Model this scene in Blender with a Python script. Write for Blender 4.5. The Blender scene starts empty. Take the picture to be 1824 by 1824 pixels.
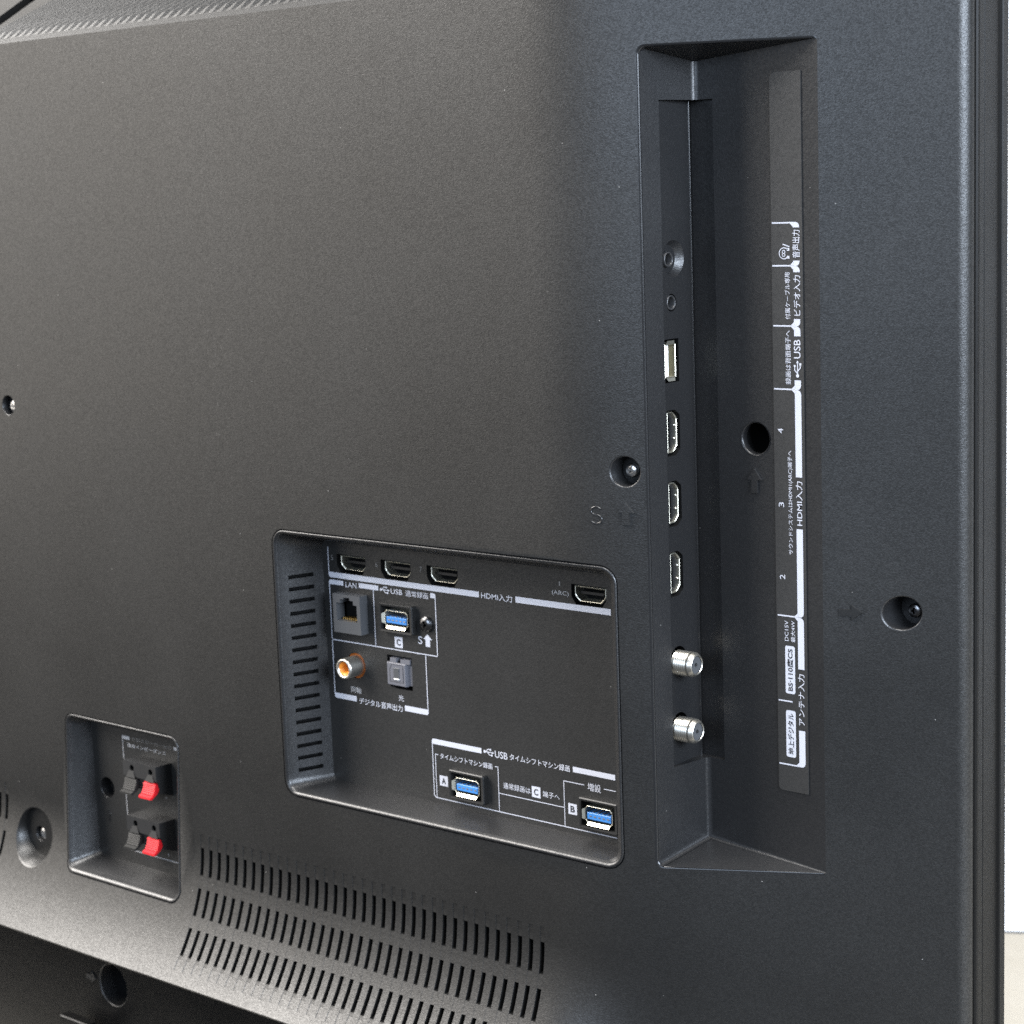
import bpy, math
from mathutils import Vector, Matrix
from mathutils.geometry import delaunay_2d_cdt

# ---------------------------------------------------------------- units
# modelling unit "u" = 1.17 mm; X right along the television's back, Y into it, Z up
K = 0.00117
ZF = -236.0                                   # table top, in u
def W(x, y, z): return Vector((K*x, K*y, K*(z-ZF)))
scene = bpy.context.scene
COL = scene.collection

# ---------------------------------------------------------------- camera
cam_d = bpy.data.cameras.new('camera')
cam = bpy.data.objects.new('camera', cam_d); COL.objects.link(cam); scene.camera = cam
cR = Vector((0.76578325, 0.64212982, -0.03528896))
cU = Vector((-0.0760708, 0.14493448, 0.98651266))
cF = Vector((-0.63858379, 0.75277041, -0.15983573))
cP = W(427.724, -474.327, 166.332)
cam.matrix_world = Matrix((( cR.x, cU.x, -cF.x, cP.x), (cR.y, cU.y, -cF.y, cP.y), (cR.z, cU.z, -cF.z, cP.z), (0, 0, 0, 1)))
cam_d.sensor_width = 36.0
cam_d.lens = 3534.635/1824*36
cam_d.clip_start = 0.02; cam_d.clip_end = 30
cam_d.dof.use_dof = True
cam_d.dof.focus_distance = 0.70
cam_d.dof.aperture_fstop = 26

# ---------------------------------------------------------------- light of the room
world = bpy.data.worlds.new('World'); scene.world = world; world.use_nodes = True
bg = world.node_tree.nodes['Background']
bg.inputs[0].default_value = (0.93, 0.96, 1.0, 1); bg.inputs[1].default_value = 0.125
def area(name, loc, target, sx, sy, power, col):
    d = bpy.data.lights.new(name, 'AREA'); d.shape = 'RECTANGLE'; d.size = sx; d.size_y = sy
    d.energy = power; d.color = col
    o = bpy.data.objects.new(name, d); COL.objects.link(o); o.location = loc
    o.rotation_euler = (Vector(target)-Vector(loc)).to_track_quat('-Z', 'Y').to_euler()
    return o
area('window_light', (-2.0, -1.25, 0.95), (-0.1, 0, 0.3), 1.7, 1.9, 28, (1.0, 0.93, 0.84))
area('high_window_light', (-1.95, -0.95, 2.0), (-0.2, 0, 0.2), 2.0, 1.4, 250, (1.0, 0.96, 0.91))
area('side_window_light', (1.75, -0.35, 0.88), (0.1, 0, 0.4), 1.0, 0.7, 82, (0.74, 0.85, 1.0))
area('far_window_light', (0.50, -2.5, 1.0), (0.1, 0, 0.35), 2.0, 0.8, 42, (0.66, 0.80, 1.0))
area('rear_fill_light', (-2.1, 1.15, 1.55), (-0.2, 0.05, 0.55), 1.4, 1.2, 42, (1.0, 0.98, 0.95))  # added fill lamp behind the set, brightens the ribbed top slope
area('ceiling_light', (0.35, -0.2, 2.2), (0.1, 0.1, 0.0), 1.0, 1.0, 85, (1.0, 0.98, 0.95))
scene.cycles.use_denoising = False
scene.cycles.caustics_reflective = False; scene.cycles.caustics_refractive = False
scene.cycles.sample_clamp_indirect = 0.35
vs = scene.view_settings
vs.view_transform = 'Standard'; vs.look = 'None'; vs.gamma = 1.0; vs.exposure = 0.0; vs.use_curve_mapping = False

# ---------------------------------------------------------------- materials
def nodes(name):
    m = bpy.data.materials.new(name); m.use_nodes = True
    nt = m.node_tree; return m, nt, nt.nodes['Principled BSDF']
def simple(name, col, rough=0.5, metal=0.0, spec=0.5, grain=0.0, gscale=1500.0):
    m, nt, b = nodes(name)
    b.inputs['Base Color'].default_value = (*col, 1); b.inputs['Roughness'].default_value = rough
    b.inputs['Metallic'].default_value = metal; b.inputs['Specular IOR Level'].default_value = spec
    tc = nt.nodes.new('ShaderNodeTexCoord')
    n = nt.nodes.new('ShaderNodeTexNoise'); n.inputs['Scale'].default_value = gscale; n.inputs['Detail'].default_value = 3
    nt.links.new(tc.outputs['Object'], n.inputs['Vector'])
    if grain > 0:
        bp = nt.nodes.new('ShaderNodeBump'); bp.inputs['Strength'].default_value = grain; bp.inputs['Distance'].default_value = 0.0002
        nt.links.new(n.outputs['Fac'], bp.inputs['Height']); nt.links.new(bp.outputs['Normal'], b.inputs['Normal'])
    # slight wear: roughness wanders
    n2 = nt.nodes.new('ShaderNodeTexNoise'); n2.inputs['Scale'].default_value = 60; n2.inputs['Detail'].default_value = 4
    nt.links.new(tc.outputs['Object'], n2.inputs['Vector'])
    mr = nt.nodes.new('ShaderNodeMapRange'); mr.inputs[3].default_value = max(0.02, rough*0.85); mr.inputs[4].default_value = min(1, rough*1.15)
    nt.links.new(n2.outputs['Fac'], mr.inputs[0]); nt.links.new(mr.outputs[0], b.inputs['Roughness'])
    return m
def plastic(name, base, rough, strength, gscale, dust=0.0, speck=0.12, scuff=False, spec=0.5):
    """moulded black plastic: fine spark-eroded grain, patches of uneven gloss, a few dust specks"""
    m, nt, b = nodes(name); L = nt.links.new
    tc = nt.nodes.new('ShaderNodeTexCoord')
    n = nt.nodes.new('ShaderNodeTexNoise'); n.inputs['Scale'].default_value = gscale; n.inputs['Detail'].default_value = 0.5; n.inputs['Roughness'].default_value = 0.5
    L(tc.outputs['Object'], n.inputs['Vector'])
    bp = nt.nodes.new('ShaderNodeBump'); bp.inputs['Strength'].default_value = strength; bp.inputs['Distance'].default_value = 0.0003
    L(n.outputs['Fac'], bp.inputs['Height']); L(bp.outputs['Normal'], b.inputs['Normal'])
    n2 = nt.nodes.new('ShaderNodeTexNoise'); n2.inputs['Scale'].default_value = 14; n2.inputs['Detail'].default_value = 5
    L(tc.outputs['Object'], n2.inputs['Vector'])
    mr = nt.nodes.new('ShaderNodeMapRange'); mr.inputs[1].default_value = 0.3; mr.inputs[2].default_value = 0.7
    mr.inputs[3].default_value = rough-0.045; mr.inputs[4].default_value = rough+0.045
    L(n2.outputs['Fac'], mr.inputs[0]); L(mr.outputs[0], b.inputs['Roughness'])
    # spark-eroded speckle: every tiny facet is a little more or less glossy
    sp = nt.nodes.new('ShaderNodeTexVoronoi'); sp.inputs['Scale'].default_value = gscale*0.9
    L(tc.outputs['Object'], sp.inputs['Vector'])
    ss = nt.nodes.new('ShaderNodeSeparateColor'); L(sp.outputs['Color'], ss.inputs[0])
    sm_ = nt.nodes.new('ShaderNodeMapRange'); sm_.inputs[3].default_value = spec-speck*spec*2; sm_.inputs[4].default_value = spec+speck*spec*2
    L(ss.outputs[0], sm_.inputs[0]); L(sm_.outputs[0], b.inputs['Specular IOR Level'])
    # dust: sparse cells of a voronoi field, only the very centres
    vo = nt.nodes.new('ShaderNodeTexVoronoi'); vo.inputs['Scale'].default_value = 240
    L(tc.outputs['Object'], vo.inputs['Vector'])
    lt = nt.nodes.new('ShaderNodeMath'); lt.operation = 'LESS_THAN'; lt.inputs[1].default_value = 0.05
    L(vo.outputs['Distance'], lt.inputs[0])
    sep = nt.nodes.new('ShaderNodeSeparateColor'); L(vo.outputs['Color'], sep.inputs[0])
    gt = nt.nodes.new('ShaderNodeMath'); gt.operation = 'GREATER_THAN'; gt.inputs[1].default_value = 0.945
    L(sep.outputs[0], gt.inputs[0])
    mu = nt.nodes.new('ShaderNodeMath'); mu.operation = 'MULTIPLY'; L(lt.outputs[0], mu.inputs[0]); L(gt.outputs[0], mu.inputs[1])
    mu2 = nt.nodes.new('ShaderNodeMath'); mu2.operation = 'MULTIPLY'; mu2.inputs[1].default_value = dust; L(mu.outputs[0], mu2.inputs[0])
    if scuff:                                    # a band of faint upright rub marks
        mp = nt.nodes.new('ShaderNodeMapping'); mp.inputs['Scale'].default_value = (1500, 1, 330); mp.inputs['Rotation'].default_value = (0, 0.12, 0)
        L(tc.outputs['Object'], mp.inputs[0])
        sn = nt.nodes.new('ShaderNodeTexNoise'); sn.inputs['Scale'].default_value = 1.0; sn.inputs['Detail'].default_value = 2; L(mp.outputs[0], sn.inputs['Vector'])
        sr = nt.nodes.new('ShaderNodeMapRange'); sr.inputs[1].default_value = 0.64; sr.inputs[2].default_value = 0.74; L(sn.outputs['Fac'], sr.inputs[0])
        sx_ = nt.nodes.new('ShaderNodeSeparateXYZ'); L(tc.outputs['Object'], sx_.inputs[0])
        su = nt.nodes.new('ShaderNodeMath'); su.operation = 'SUBTRACT'; su.inputs[1].default_value = K*-112; L(sx_.outputs[0], su.inputs[0])
        ab = nt.nodes.new('ShaderNodeMath'); ab.operation = 'ABSOLUTE'; L(su.outputs[0], ab.inputs[0])
        bm = nt.nodes.new('ShaderNodeMapRange'); bm.inputs[1].default_value = K*4; bm.inputs[2].default_value = K*16; bm.inputs[3].default_value = 0.085; bm.inputs[4].default_value = 0.0; L(ab.outputs[0], bm.inputs[0])
        zz = nt.nodes.new('ShaderNodeMapRange'); zz.inputs[1].default_value = K*-10; zz.inputs[2].default_value = K*60; L(sx_.outputs[2], zz.inputs[0])
        m1 = nt.nodes.new('ShaderNodeMath'); m1.operation = 'MULTIPLY'; L(sr.outputs[0], m1.inputs[0]); L(bm.outputs[0], m1.inputs[1])
        m2 = nt.nodes.new('ShaderNodeMath'); m2.operation = 'MULTIPLY_ADD'; L(m1.outputs[0], m2.inputs[0]); L(zz.outputs[0], m2.inputs[1]); L(mu2.outputs[0], m2.inputs[2])
        mu2 = m2
    # pigment: base with faint mottling
    cr = nt.nodes.new('ShaderNodeMix'); cr.data_type = 'RGBA'
    cr.inputs[6].default_value = (*[c*0.88 for c in base], 1); cr.inputs[7].default_value = (*[c*1.12 for c in base], 1)
    L(n.outputs['Fac'], cr.inputs[0])
    mx = nt.nodes.new('ShaderNodeMix'); mx.data_type = 'RGBA'; mx.inputs[7].default_value = (0.55, 0.53, 0.5, 1)
    L(mu2.outputs[0], mx.inputs[0]); L(cr.outputs[2], mx.inputs[6]); L(mx.outputs[2], b.inputs['Base Color'])
    return m
MAT = {}
MAT['housing'] = plastic('black_grained_plastic', (0.0085, 0.0083, 0.0080), 0.42, 0.19, 2100, 0.35, 0.15, True)
MAT['inner'] = plastic('black_inner_plastic', (0.011, 0.011, 0.0115), 0.38, 0.14, 1700, 0.2)
MAT['panel'] = plastic('black_terminal_plate', (0.013, 0.0128, 0.0125), 0.46, 0.16, 1900, 0.25)
MAT['film'] = plastic('dark_label_film', (0.024, 0.0235, 0.023), 0.42, 0.05, 1500, 0.3)
MAT['lower'] = plastic('smooth_black_lower_plastic', (0.0035, 0.0035, 0.0037), 0.32, 0.06, 1500, 0.1, spec=0.16)
MAT['edge'] = simple('polished_black_edge', (0.012, 0.012, 0.0125), 0.22)
MAT['mark'] = plastic('matte_moulded_mark', (0.012, 0.012, 0.012), 0.45, 0.1, 1700, 0.0, spec=0.17)
MAT['frame'] = simple('satin_black_frame', (0.009, 0.0085, 0.008), 0.40, spec=0.10)
MAT['gloss'] = simple('glossy_black_bezel', (0.012, 0.012, 0.013), 0.14)
MAT['void'] = simple('dark_interior', (0.004, 0.004, 0.004), 0.8, spec=0.1)
MAT['print'] = simple('white_ink', (0.46, 0.47, 0.52), 0.55, spec=0.3)
MAT['faint'] = simple('worn_grey_ink', (0.17, 0.165, 0.16), 0.6, spec=0.3)
MAT['grey'] = simple('grey_ink', (0.34, 0.34, 0.35), 0.6, spec=0.3)
MAT['dink'] = simple('dark_ink', (0.02, 0.02, 0.022), 0.6, spec=0.3)
MAT['nickel'] = simple('bright_nickel', (0.74, 0.71, 0.64), 0.36, 1.0)
MAT['shell'] = simple('tinned_steel_shell', (0.90, 0.86, 0.72), 0.40, 1.0)
MAT['gold'] = simple('gilt_contact', (0.85, 0.62, 0.25), 0.28, 1.0)
MAT['olive'] = simple('dull_gilt_shield', (0.07, 0.058, 0.024), 0.5)
MAT['screw'] = simple('black_zinc_screw', (0.16, 0.16, 0.165), 0.22, 1.0)
MAT['steel'] = simple('bright_steel_screw', (0.80, 0.80, 0.80), 0.22, 1.0)
MAT['greybox'] = simple('grey_socket_plastic', (0.062, 0.064, 0.068), 0.45, grain=0.05)
MAT['jackp'] = simple('dark_grey_jack_plastic', (0.03, 0.03, 0.031), 0.35)
MAT['shutter'] = simple('grey_shutter_plastic', (0.115, 0.115, 0.13), 0.5, grain=0.05)
MAT['blackp'] = simple('black_socket_plastic', (0.012, 0.012, 0.012), 0.4)
MAT['blue'] = simple('blue_socket_tongue', (0.045, 0.20, 0.52), 0.42)
MAT['orange'] = simple('orange_socket_insulator', (0.90, 0.30, 0.03), 0.42)
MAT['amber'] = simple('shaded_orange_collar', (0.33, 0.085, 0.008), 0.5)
MAT['red'] = simple('red_lever_plastic', (0.44, 0.006, 0.011), 0.6, spec=0.25)
MAT['lever'] = simple('dark_lever_plastic', (0.007, 0.007, 0.0068), 0.6, spec=0.25)
MAT['white'] = simple('white_plastic', (0.78, 0.77, 0.74), 0.5)

# ---------------------------------------------------------------- mesh helpers
WL = {}                                        # world location of every object made
def me_new(name, v, f, mat, smooth=False, normals=None, fm=None):
    me = bpy.data.meshes.new(name)
    me.from_pydata([(K*a, K*b, K*c) for a, b, c in v], [], f)
    mats = mat if isinstance(mat, list) else [mat]
    for m in mats: me.materials.append(MAT[m])
    if fm: me.polygons.foreach_set('material_index', fm)
    if smooth: me.polygons.foreach_set('use_smooth', [True]*len(me.polygons))
    me.update()
    if normals: me.normals_split_custom_set_from_vertices(normals)
    return me
def put(name, me, parent=None, loc=(0, 0, 0), label=None):
    o = bpy.data.objects.new(name, me); COL.objects.link(o)
    w = Vector((K*loc[0], K*loc[1], K*loc[2]))
    if parent is None: w = w - Vector((0, 0, K*ZF))
    else:
        o.parent = parent
        if WL[parent.name] is None: w = w
    base = WL[parent.name] if parent else None
    absw = w if parent is None else Vector((K*loc[0], K*loc[1], K*(loc[2]-ZF)))
    o.location = absw - (base if base is not None else Vector((0, 0, 0)))
    WL[o.name] = absw
    if label: o['label'] = label
    return o
def part(name, v, f, mat, parent, smooth=False, normals=None, label=None, loc=(0, 0, 0), fm=None):
    return put(name, me_new(name, v, f, mat, smooth, normals, fm), parent, loc, label)
class MB:
    """collects vertices and faces of one mesh"""
    def __init__(s): s.v = []; s.f = []; s.m = []; s.mi = 0
    def face(s, pts):
        n = len(s.v); s.v += [tuple(p) for p in pts]; s.f.append(tuple(range(n, n+len(pts)))); s.m.append(s.mi)
    def grid(s, rows, closed=False, skip=None):
        n0 = len(s.v); c = len(rows[0])
        for r in rows: s.v += [tuple(p) for p in r]
        for i in range(len(rows)-1):
            for j in range(c if closed else c-1):
                if skip and skip(i, j): continue
                k = (j+1) % c
                s.f.append((n0+i*c+j, n0+i*c+k, n0+(i+1)*c+k, n0+(i+1)*c+j)); s.m.append(s.mi)
    def poly(s, idxpts): s.face(idxpts)
    def prism(s, poly, fr, w0, w1, back=True):
        """poly in (a,b) of frame fr, extruded along its c axis from w0 (front) to w1"""
        s.face([fr(a, b, w0) for a, b in poly])
        if back: s.face([fr(a, b, w1) for a, b in reversed(poly)])
        s.grid([[fr(a, b, w0) for a, b in poly], [fr(a, b, w1) for a, b in poly]], closed=True)
    def ring(s, outer, inner, fr, w0, w1, w1i=None):
        """frame of material between two outlines of equal length, extruded"""
        w1i = w1 if w1i is None else w1i
        mid = [((a+c)/2, (b+d)/2) for (a, b), (c, d) in zip(outer, inner)]; e = 0.16
        s.grid([[fr(a, b, w1) for a, b in outer], [fr(a, b, w0+e) for a, b in outer], [fr(a, b, w0) for a, b in mid], [fr(a, b, w0+e) for a, b in inner], [fr(a, b, w1i) for a, b in inner]], closed=True)
    def box(s, fr, a0, a1, b0, b1, c0, c1):
        s.prism([(a0, b0), (a1, b0), (a1, b1), (a0, b1)], fr, c0, c1)
    def cbox(s, fr, a0, a1, b0, b1, c0, c1, e):
        """box whose front edges are bevelled by e"""
        o = [(a0, b0), (a1, b0), (a1, b1), (a0, b1)]; i = [(a0+e, b0+e), (a1-e, b0+e), (a1-e, b1-e), (a0+e, b1-e)]
        s.face([fr(a, b, c0) for a, b in i])
        s.grid([[fr(a, b, c0) for a, b in i], [fr(a, b, c0+e) for a, b in o], [fr(a, b, c1) for a, b in o]], closed=True)
    def lathe(s, prof, fr, n=32, ca=0, cb=0, cap0=False, cap1=False):
        rows = [[fr(ca+r*math.cos(2*math.pi*k/n), cb+r*math.sin(2*math.pi*k/n), w) for k in range(n)] for r, w in prof]
        s.grid(rows, closed=True)
        if cap0: s.face(rows[0])
        if cap1: s.face(list(reversed(rows[-1])))
    def make(s, name, mat, parent, smooth=False, label=None, loc=(0, 0, 0)):
        o = part(name, s.v, s.f, mat, parent, smooth, label=label, loc=loc, fm=s.m if isinstance(mat, list) else None)
        return o
def fr_back(ox=0, oy=0, oz=0):                 # a = X, b = Z, c = into the set
    return lambda a, b, c: (ox+a, oy+c, oz+b)
def fr_side(ox, oy, oz):                       # on the port wall: a = Z up, b = towards the viewer (-Y), c = -X into the wall
    return lambda a, b, c: (ox-c, oy-b, oz+a)
def rrect(x0, x1, z0, z1, r, n=6, left=()):
    """rounded rectangle, counter-clockwise from the bottom left corner's end; extra points at given heights on the left side"""
    if not isinstance(r, (list, tuple)): r = (r, r, r, r)      # bl, br, tr, tl
    p = []
    for cx, cz, a0, rr in ((x0+r[0], z0+r[0], 180, r[0]), (x1-r[1], z0+r[1], 270, r[1]), (x1-r[2], z1-r[2], 0, r[2]), (x0+r[3], z1-r[3], 90, r[3])):
        for k in range(n+1):
            a = math.radians(a0+90*k/n); p.append((cx+rr*math.cos(a), cz+rr*math.sin(a)))
    for z in sorted(left, reverse=True): p.append((x0, z))
    return p
def circle(cx, cz, r, n=32): return [(cx+r*math.cos(2*math.pi*k/n), cz+r*math.sin(2*math.pi*k/n)) for k in range(n)]
def inside(p, poly):
    x, y = p; c = False; j = len(poly)-1
    for i in range(len(poly)):
        xi, yi = poly[i]; xj, yj = poly[j]
        if (yi > y) != (yj > y) and x < (xj-xi)*(y-yi)/(yj-yi)+xi: c = not c
        j = i
    return c
def sheet(outer, holes, extra=()):
    """triangulated flat sheet with holes -> 2-D points, triangles"""
    pts = []; edges = []
    for loop in [outer]+list(holes):
        n = len(pts); pts += [Vector(p) for p in loop]
        edges += [(n+i, n+(i+1) % len(loop)) for i in range(len(loop))]
    pts += [Vector(p) for p in extra]
    vv, ee, ff, *_ = delaunay_2d_cdt(pts, edges, [], 0, 1e-5)
    bb = [(min(p[0] for p in h), max(p[0] for p in h), min(p[1] for p in h), max(p[1] for p in h), h) for h in holes]
    keep = []
    for f in ff:
        c = (sum(vv[i].x for i in f)/len(f), sum(vv[i].y for i in f)/len(f))
        if not inside(c, outer): continue
        if any(b[0] <= c[0] <= b[1] and b[2] <= c[1] <= b[3] and inside(c, b[4]) for b in bb): continue
        keep.append(tuple(f))
    return [(v.x, v.y) for v in vv], keep

# ---------------------------------------------------------------- shape of the rear housing
XA, KX, XE = 39.795, 0.0057986, 86.197          # where the back starts to bend away, curvature, end of the bend
ZB, KB = -74.37, 0.008321                       # where the lower part starts to flare out towards the viewer
ZBOT, ZTOP = -123.5, 228.9
XL, XR = -470.0, 154.8
SLOPE = 2*KX*(XE-XA); B0, B1 = 30.0, 96.0
def bend(x):                                    # flat, then turning gradually to a constant slope
    if x <= B0: return 0.0
    t = min((x-B0)/(B1-B0), 1); y = SLOPE*(B1-B0)*(t**3-t**4/2)
    return y+SLOPE*max(x-B1, 0)
def S(x, z):
    t = max(ZB-z, 0)
    w = min(max((x-36)/44, 0), 1); w = 1-w*w*(3-2*w)
    return bend(x)-KB*t*t*w
def Sn(x, z):
    h = 0.05; gx = (S(x+h, z)-S(x-h, z))/(2*h); gz = (S(x, z+h)-S(x, z-h))/(2*h)
    return Vector((gx, -1, gz)).normalized()

tv = bpy.data.objects.new('television', None); COL.objects.link(tv)
tv.empty_display_size = 0.1; WL[tv.name] = Vector((0, 0, 0))
tv['label'] = 'black flat television seen from behind, with sockets, printed labels and cooling slots'
tv['category'] = 'television'

# ---------------------------------------------------------------- room: table top and wall
def struct(name, v, f, mat):
    o = part(name, v, f, mat, None); o['kind'] = 'structure'; return o
MAT['table'] = simple('pale_table_laminate', (0.52, 0.49, 0.43), 0.6)
nt = MAT['table'].node_tree
_n = nt.nodes.new('ShaderNodeTexNoise'); _n.inputs['Scale'].default_value = 9; _n.inputs['Detail'].default_value = 6
_tc = nt.nodes.new('ShaderNodeTexCoord'); _mp = nt.nodes.new('ShaderNodeMapping'); _mp.inputs['Scale'].default_value = (0.6, 6, 1)
_mx = nt.nodes.new('ShaderNodeMix'); _mx.data_type = 'RGBA'; _mx.inputs[6].default_value = (0.30, 0.278, 0.235, 1); _mx.inputs[7].default_value = (0.36, 0.34, 0.30, 1)
nt.links.new(_tc.outputs['Object'], _mp.inputs[0]); nt.links.new(_mp.outputs[0], _n.inputs['Vector'])
nt.links.new(_n.outputs['Fac'], _mx.inputs[0]); nt.links.new(_mx.outputs[2], nt.nodes['Principled BSDF'].inputs['Base Color'])
MAT['wall'] = simple('white_wall_paint', (0.86, 0.86, 0.86), 0.8, grain=0.1, gscale=300)
MAT['joint'] = simple('grey_joint', (0.20, 0.19, 0.18), 0.8)
struct('table_top', [(-1600, -70, ZF), (1600, -70, ZF), (1600, 2200, ZF), (-1600, 2200, ZF)], [(0, 1, 2, 3)], 'table')
wx, wy = 0.866, 0.5
def wp(s, d, z): return (-24.4+wx*s-wy*d, 467.7+wy*s+wx*d, z)
b = MB(); b.box(lambda a, bb, c: wp(a, c, bb), -480, 900, ZF+1.5, ZF+1900, 0, 20)
o = b.make('wall', 'wall', None); o['kind'] = 'structure'
b = MB(); b.box(lambda a, bb, c: wp(a, c, bb), -480, 900, ZF-1, ZF+1.5, 0.6, 15)
b.make('wall_joint', 'joint', o)

# ---------------------------------------------------------------- openings in the rear housing
PAN = (-87.2, 63.9, -46.9, 51.3)                # terminal recess, outer groove
SPK = (-215.0, -145.0, -100.0, -34.3)           # speaker terminal recess
TRX0, TRX1, TRZ0, TRZ1 = 74.05, 120.4, -44.2, 206.6
pan_hole = rrect(*PAN, 6.0)
spk_hole = rrect(*SPK, 5.0)
EB = 0.7                                        # rounded edge of the trench
tr_hole = rrect(TRX0-EB, TRX1, TRZ0-EB, TRZ1+EB, (2.6, 0.8, 1.2, 2.6), 6)
SCR1 = (67.0, 80.6, 5.0); SCR2 = (140.8, 37.7, 5.5); BIG = (-238.3, -90.6, 12.0); SCRL = (-236.7, 88.7, 4.1)
PITCH, COLX0, NCOL, SW = 4.766, -135.04, 36, 0.95
ROWS = [(-76.4, -87.0), (-91.7, -101.6), (-105.8, -115.0)]
GZ0, GZ1 = -119.6, -71.2                        # shallow flute each column of slots is cut through
cols = [COLX0+PITCH*i for i in range(NCOL)]
lcols = [-258.4-PITCH*i for i in range(9)]
holes = [pan_hole, spk_hole, tr_hole, circle(*SCR1[:2], SCR1[2]), circle(*SCR2[:2], SCR2[2]), circle(*BIG[:2], BIG[2], 48), circle(*SCRL[:2], SCRL[2], 28)]
zlv = [GZ1, ZB]+[ZB-3*i for i in range(1, 15)]+[GZ0]
for c in cols+lcols:
    zs = [z for z in zlv]
    holes.append([(c-SW, z) for z in sorted(zs)]+[(c+SW, z) for z in sorted(zs, reverse=True)])
extra = []
def near_hole(x, z):
    for h in holes[:7]:
        if inside((x, z), h): return True
    if GZ0-0.5 < z < GZ1+0.5 and (cols[0]-3 < x < cols[-1]+3 or x < lcols[0]+2.5): return True
    return False
zs = [ZBOT+i*2.6 for i in range(1, 21)]+[-70, -62, -54]+[-46+11*i for i in range(25)]
xs = list(range(-460, 36, 16))+[36+2.4*i for i in range(24)]+[95, 103, 111, 119, 127, 135, 143, 150]
for x in xs:
    for z in zs:
        if not near_hole(x, z) and z < ZTOP-2: extra.append((x, z))
def dens(a, b_, n): return [(a[0]+(b_[0]-a[0])*i/n, a[1]+(b_[1]-a[1])*i/n) for i in range(n)]
outer = dens((XL, ZBOT), (30, ZBOT), 12)+dens((30, ZBOT), (95, ZBOT), 24)+dens((95, ZBOT), (XR, ZBOT), 4)
outer += dens((XR, ZBOT), (XR, ZTOP), 10)+dens((XR, ZTOP), (95, ZTOP), 4)+dens((95, ZTOP), (30, ZTOP), 24)+dens((30, ZTOP), (XL, ZTOP), 12)+dens((XL, ZTOP), (XL, ZBOT), 24)
p2, tri = sheet(outer, holes, extra)
hv = [(x, S(x, z), z) for x, z in p2]; hn = [Sn(x, z) for x, z in p2]
# rolled right-hand edge: the sloping back turns round to face sideways
a0 = math.atan(2*KX*(XE-XA)); rE = 5.6
ex, ey = XR, bend(XR)
rim = []
for i in range(9):
    a = a0+(math.radians(88)-a0)*i/8
    rim.append((ex+rE*(math.sin(a)-math.sin(a0))*1.0, ey+rE*(math.cos(a0)-math.cos(a)), Vector((math.sin(a), -math.cos(a), 0))))
n0 = len(hv)
for z in (ZBOT, 0, 110, ZTOP+60):
    for x, y, nn in rim: hv.append((x, y, z)); hn.append(nn)
for i in range(3):
    for j in range(8):
        q = n0+i*9+j; tri.append((q, q+1, q+10, q+9))
# lip under the flare and the underside going back to the lower cover
lipx = [XL+(30-XL)*i/10 for i in range(10)]+[30+65*i/20 for i in range(21)]+[115, 135, XR]
LOW = lambda x: bend(x)+6.0
lip = []
for x in lipx:
    y = S(x, ZBOT); n = Sn(x, ZBOT)
    lip.append([((x, y, ZBOT), n), ((x, y+0.1, ZBOT-0.5), Vector((0, -0.8, -0.6))), ((x, y+0.5, ZBOT-0.9), Vector((0, -0.2, -1)).normalized()), ((x, max(LOW(x), y+1.2), ZBOT-0.9), Vector((0, 0, -1)))])
n0 = len(hv)
for r in lip:
    for p, n in r: hv.append(p); hn.append(n)
for i in range(len(lip)-1):
    for j in range(3):
        q = n0+i*4+j; tri.append((q, q+1, q+5, q+4))
housing = part('rear_housing', hv, tri, 'housing', tv, True, [tuple(n) for n in hn])

# ---------------------------------------------------------------- cooling slots
def flute(zlist, depth=0.05):
    """one column: shallow flute following the flare, slots cut through it"""
    b = MB(); rows = []
    brk = sorted(set(zlist+[z for r in ROWS for z in r]))
    def cut(z): return any(r[1] < z < r[0] for r in ROWS)
    for z in brk:
        y = S(0, z); dd = 0.16 if (z < -115.2 or z > -76.3) else depth; rows.append([(-SW, y, z), (-SW+0.06, y+dd, z), (SW-0.06, y+dd, z), (SW, y, z)])
    b.grid(rows, skip=lambda i, j: cut((brk[i]+brk[i+1])/2) and j == 1)
    for z, d in ((brk[0], 1), (brk[-1], 1)):
        y = S(0, z); b.face([(-SW, y, z), (SW, y, z), (SW-0.06, y+depth, z), (-SW+0.06, y+depth, z)])
    return me_new('vent_column', b.v, b.f, 'housing')
def slot(r):
    b = MB(); n = 5; rows = []
    for i in range(n):
        z = r[1]+(r[0]-r[1])*i/(n-1); y = S(0, z)+0.05
        rows.append([(-SW+0.06, y, z), (-SW+0.06, y+3.4, z), (SW-0.06, y+3.4, z), (SW-0.06, y, z)])
    b.grid(rows)
    for q in (rows[0], rows[-1]): b.face(q)
    return me_new('vent_slot', b.v, b.f, 'void')
fl = flute(zlv); sl = [slot(r) for r in ROWS]
for c in cols+lcols:
    vc = put('vent_column', fl, tv, (c, 0, 0))
    for s_ in sl: put('vent_slot', s_, vc, (c, 0, 0))

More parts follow.
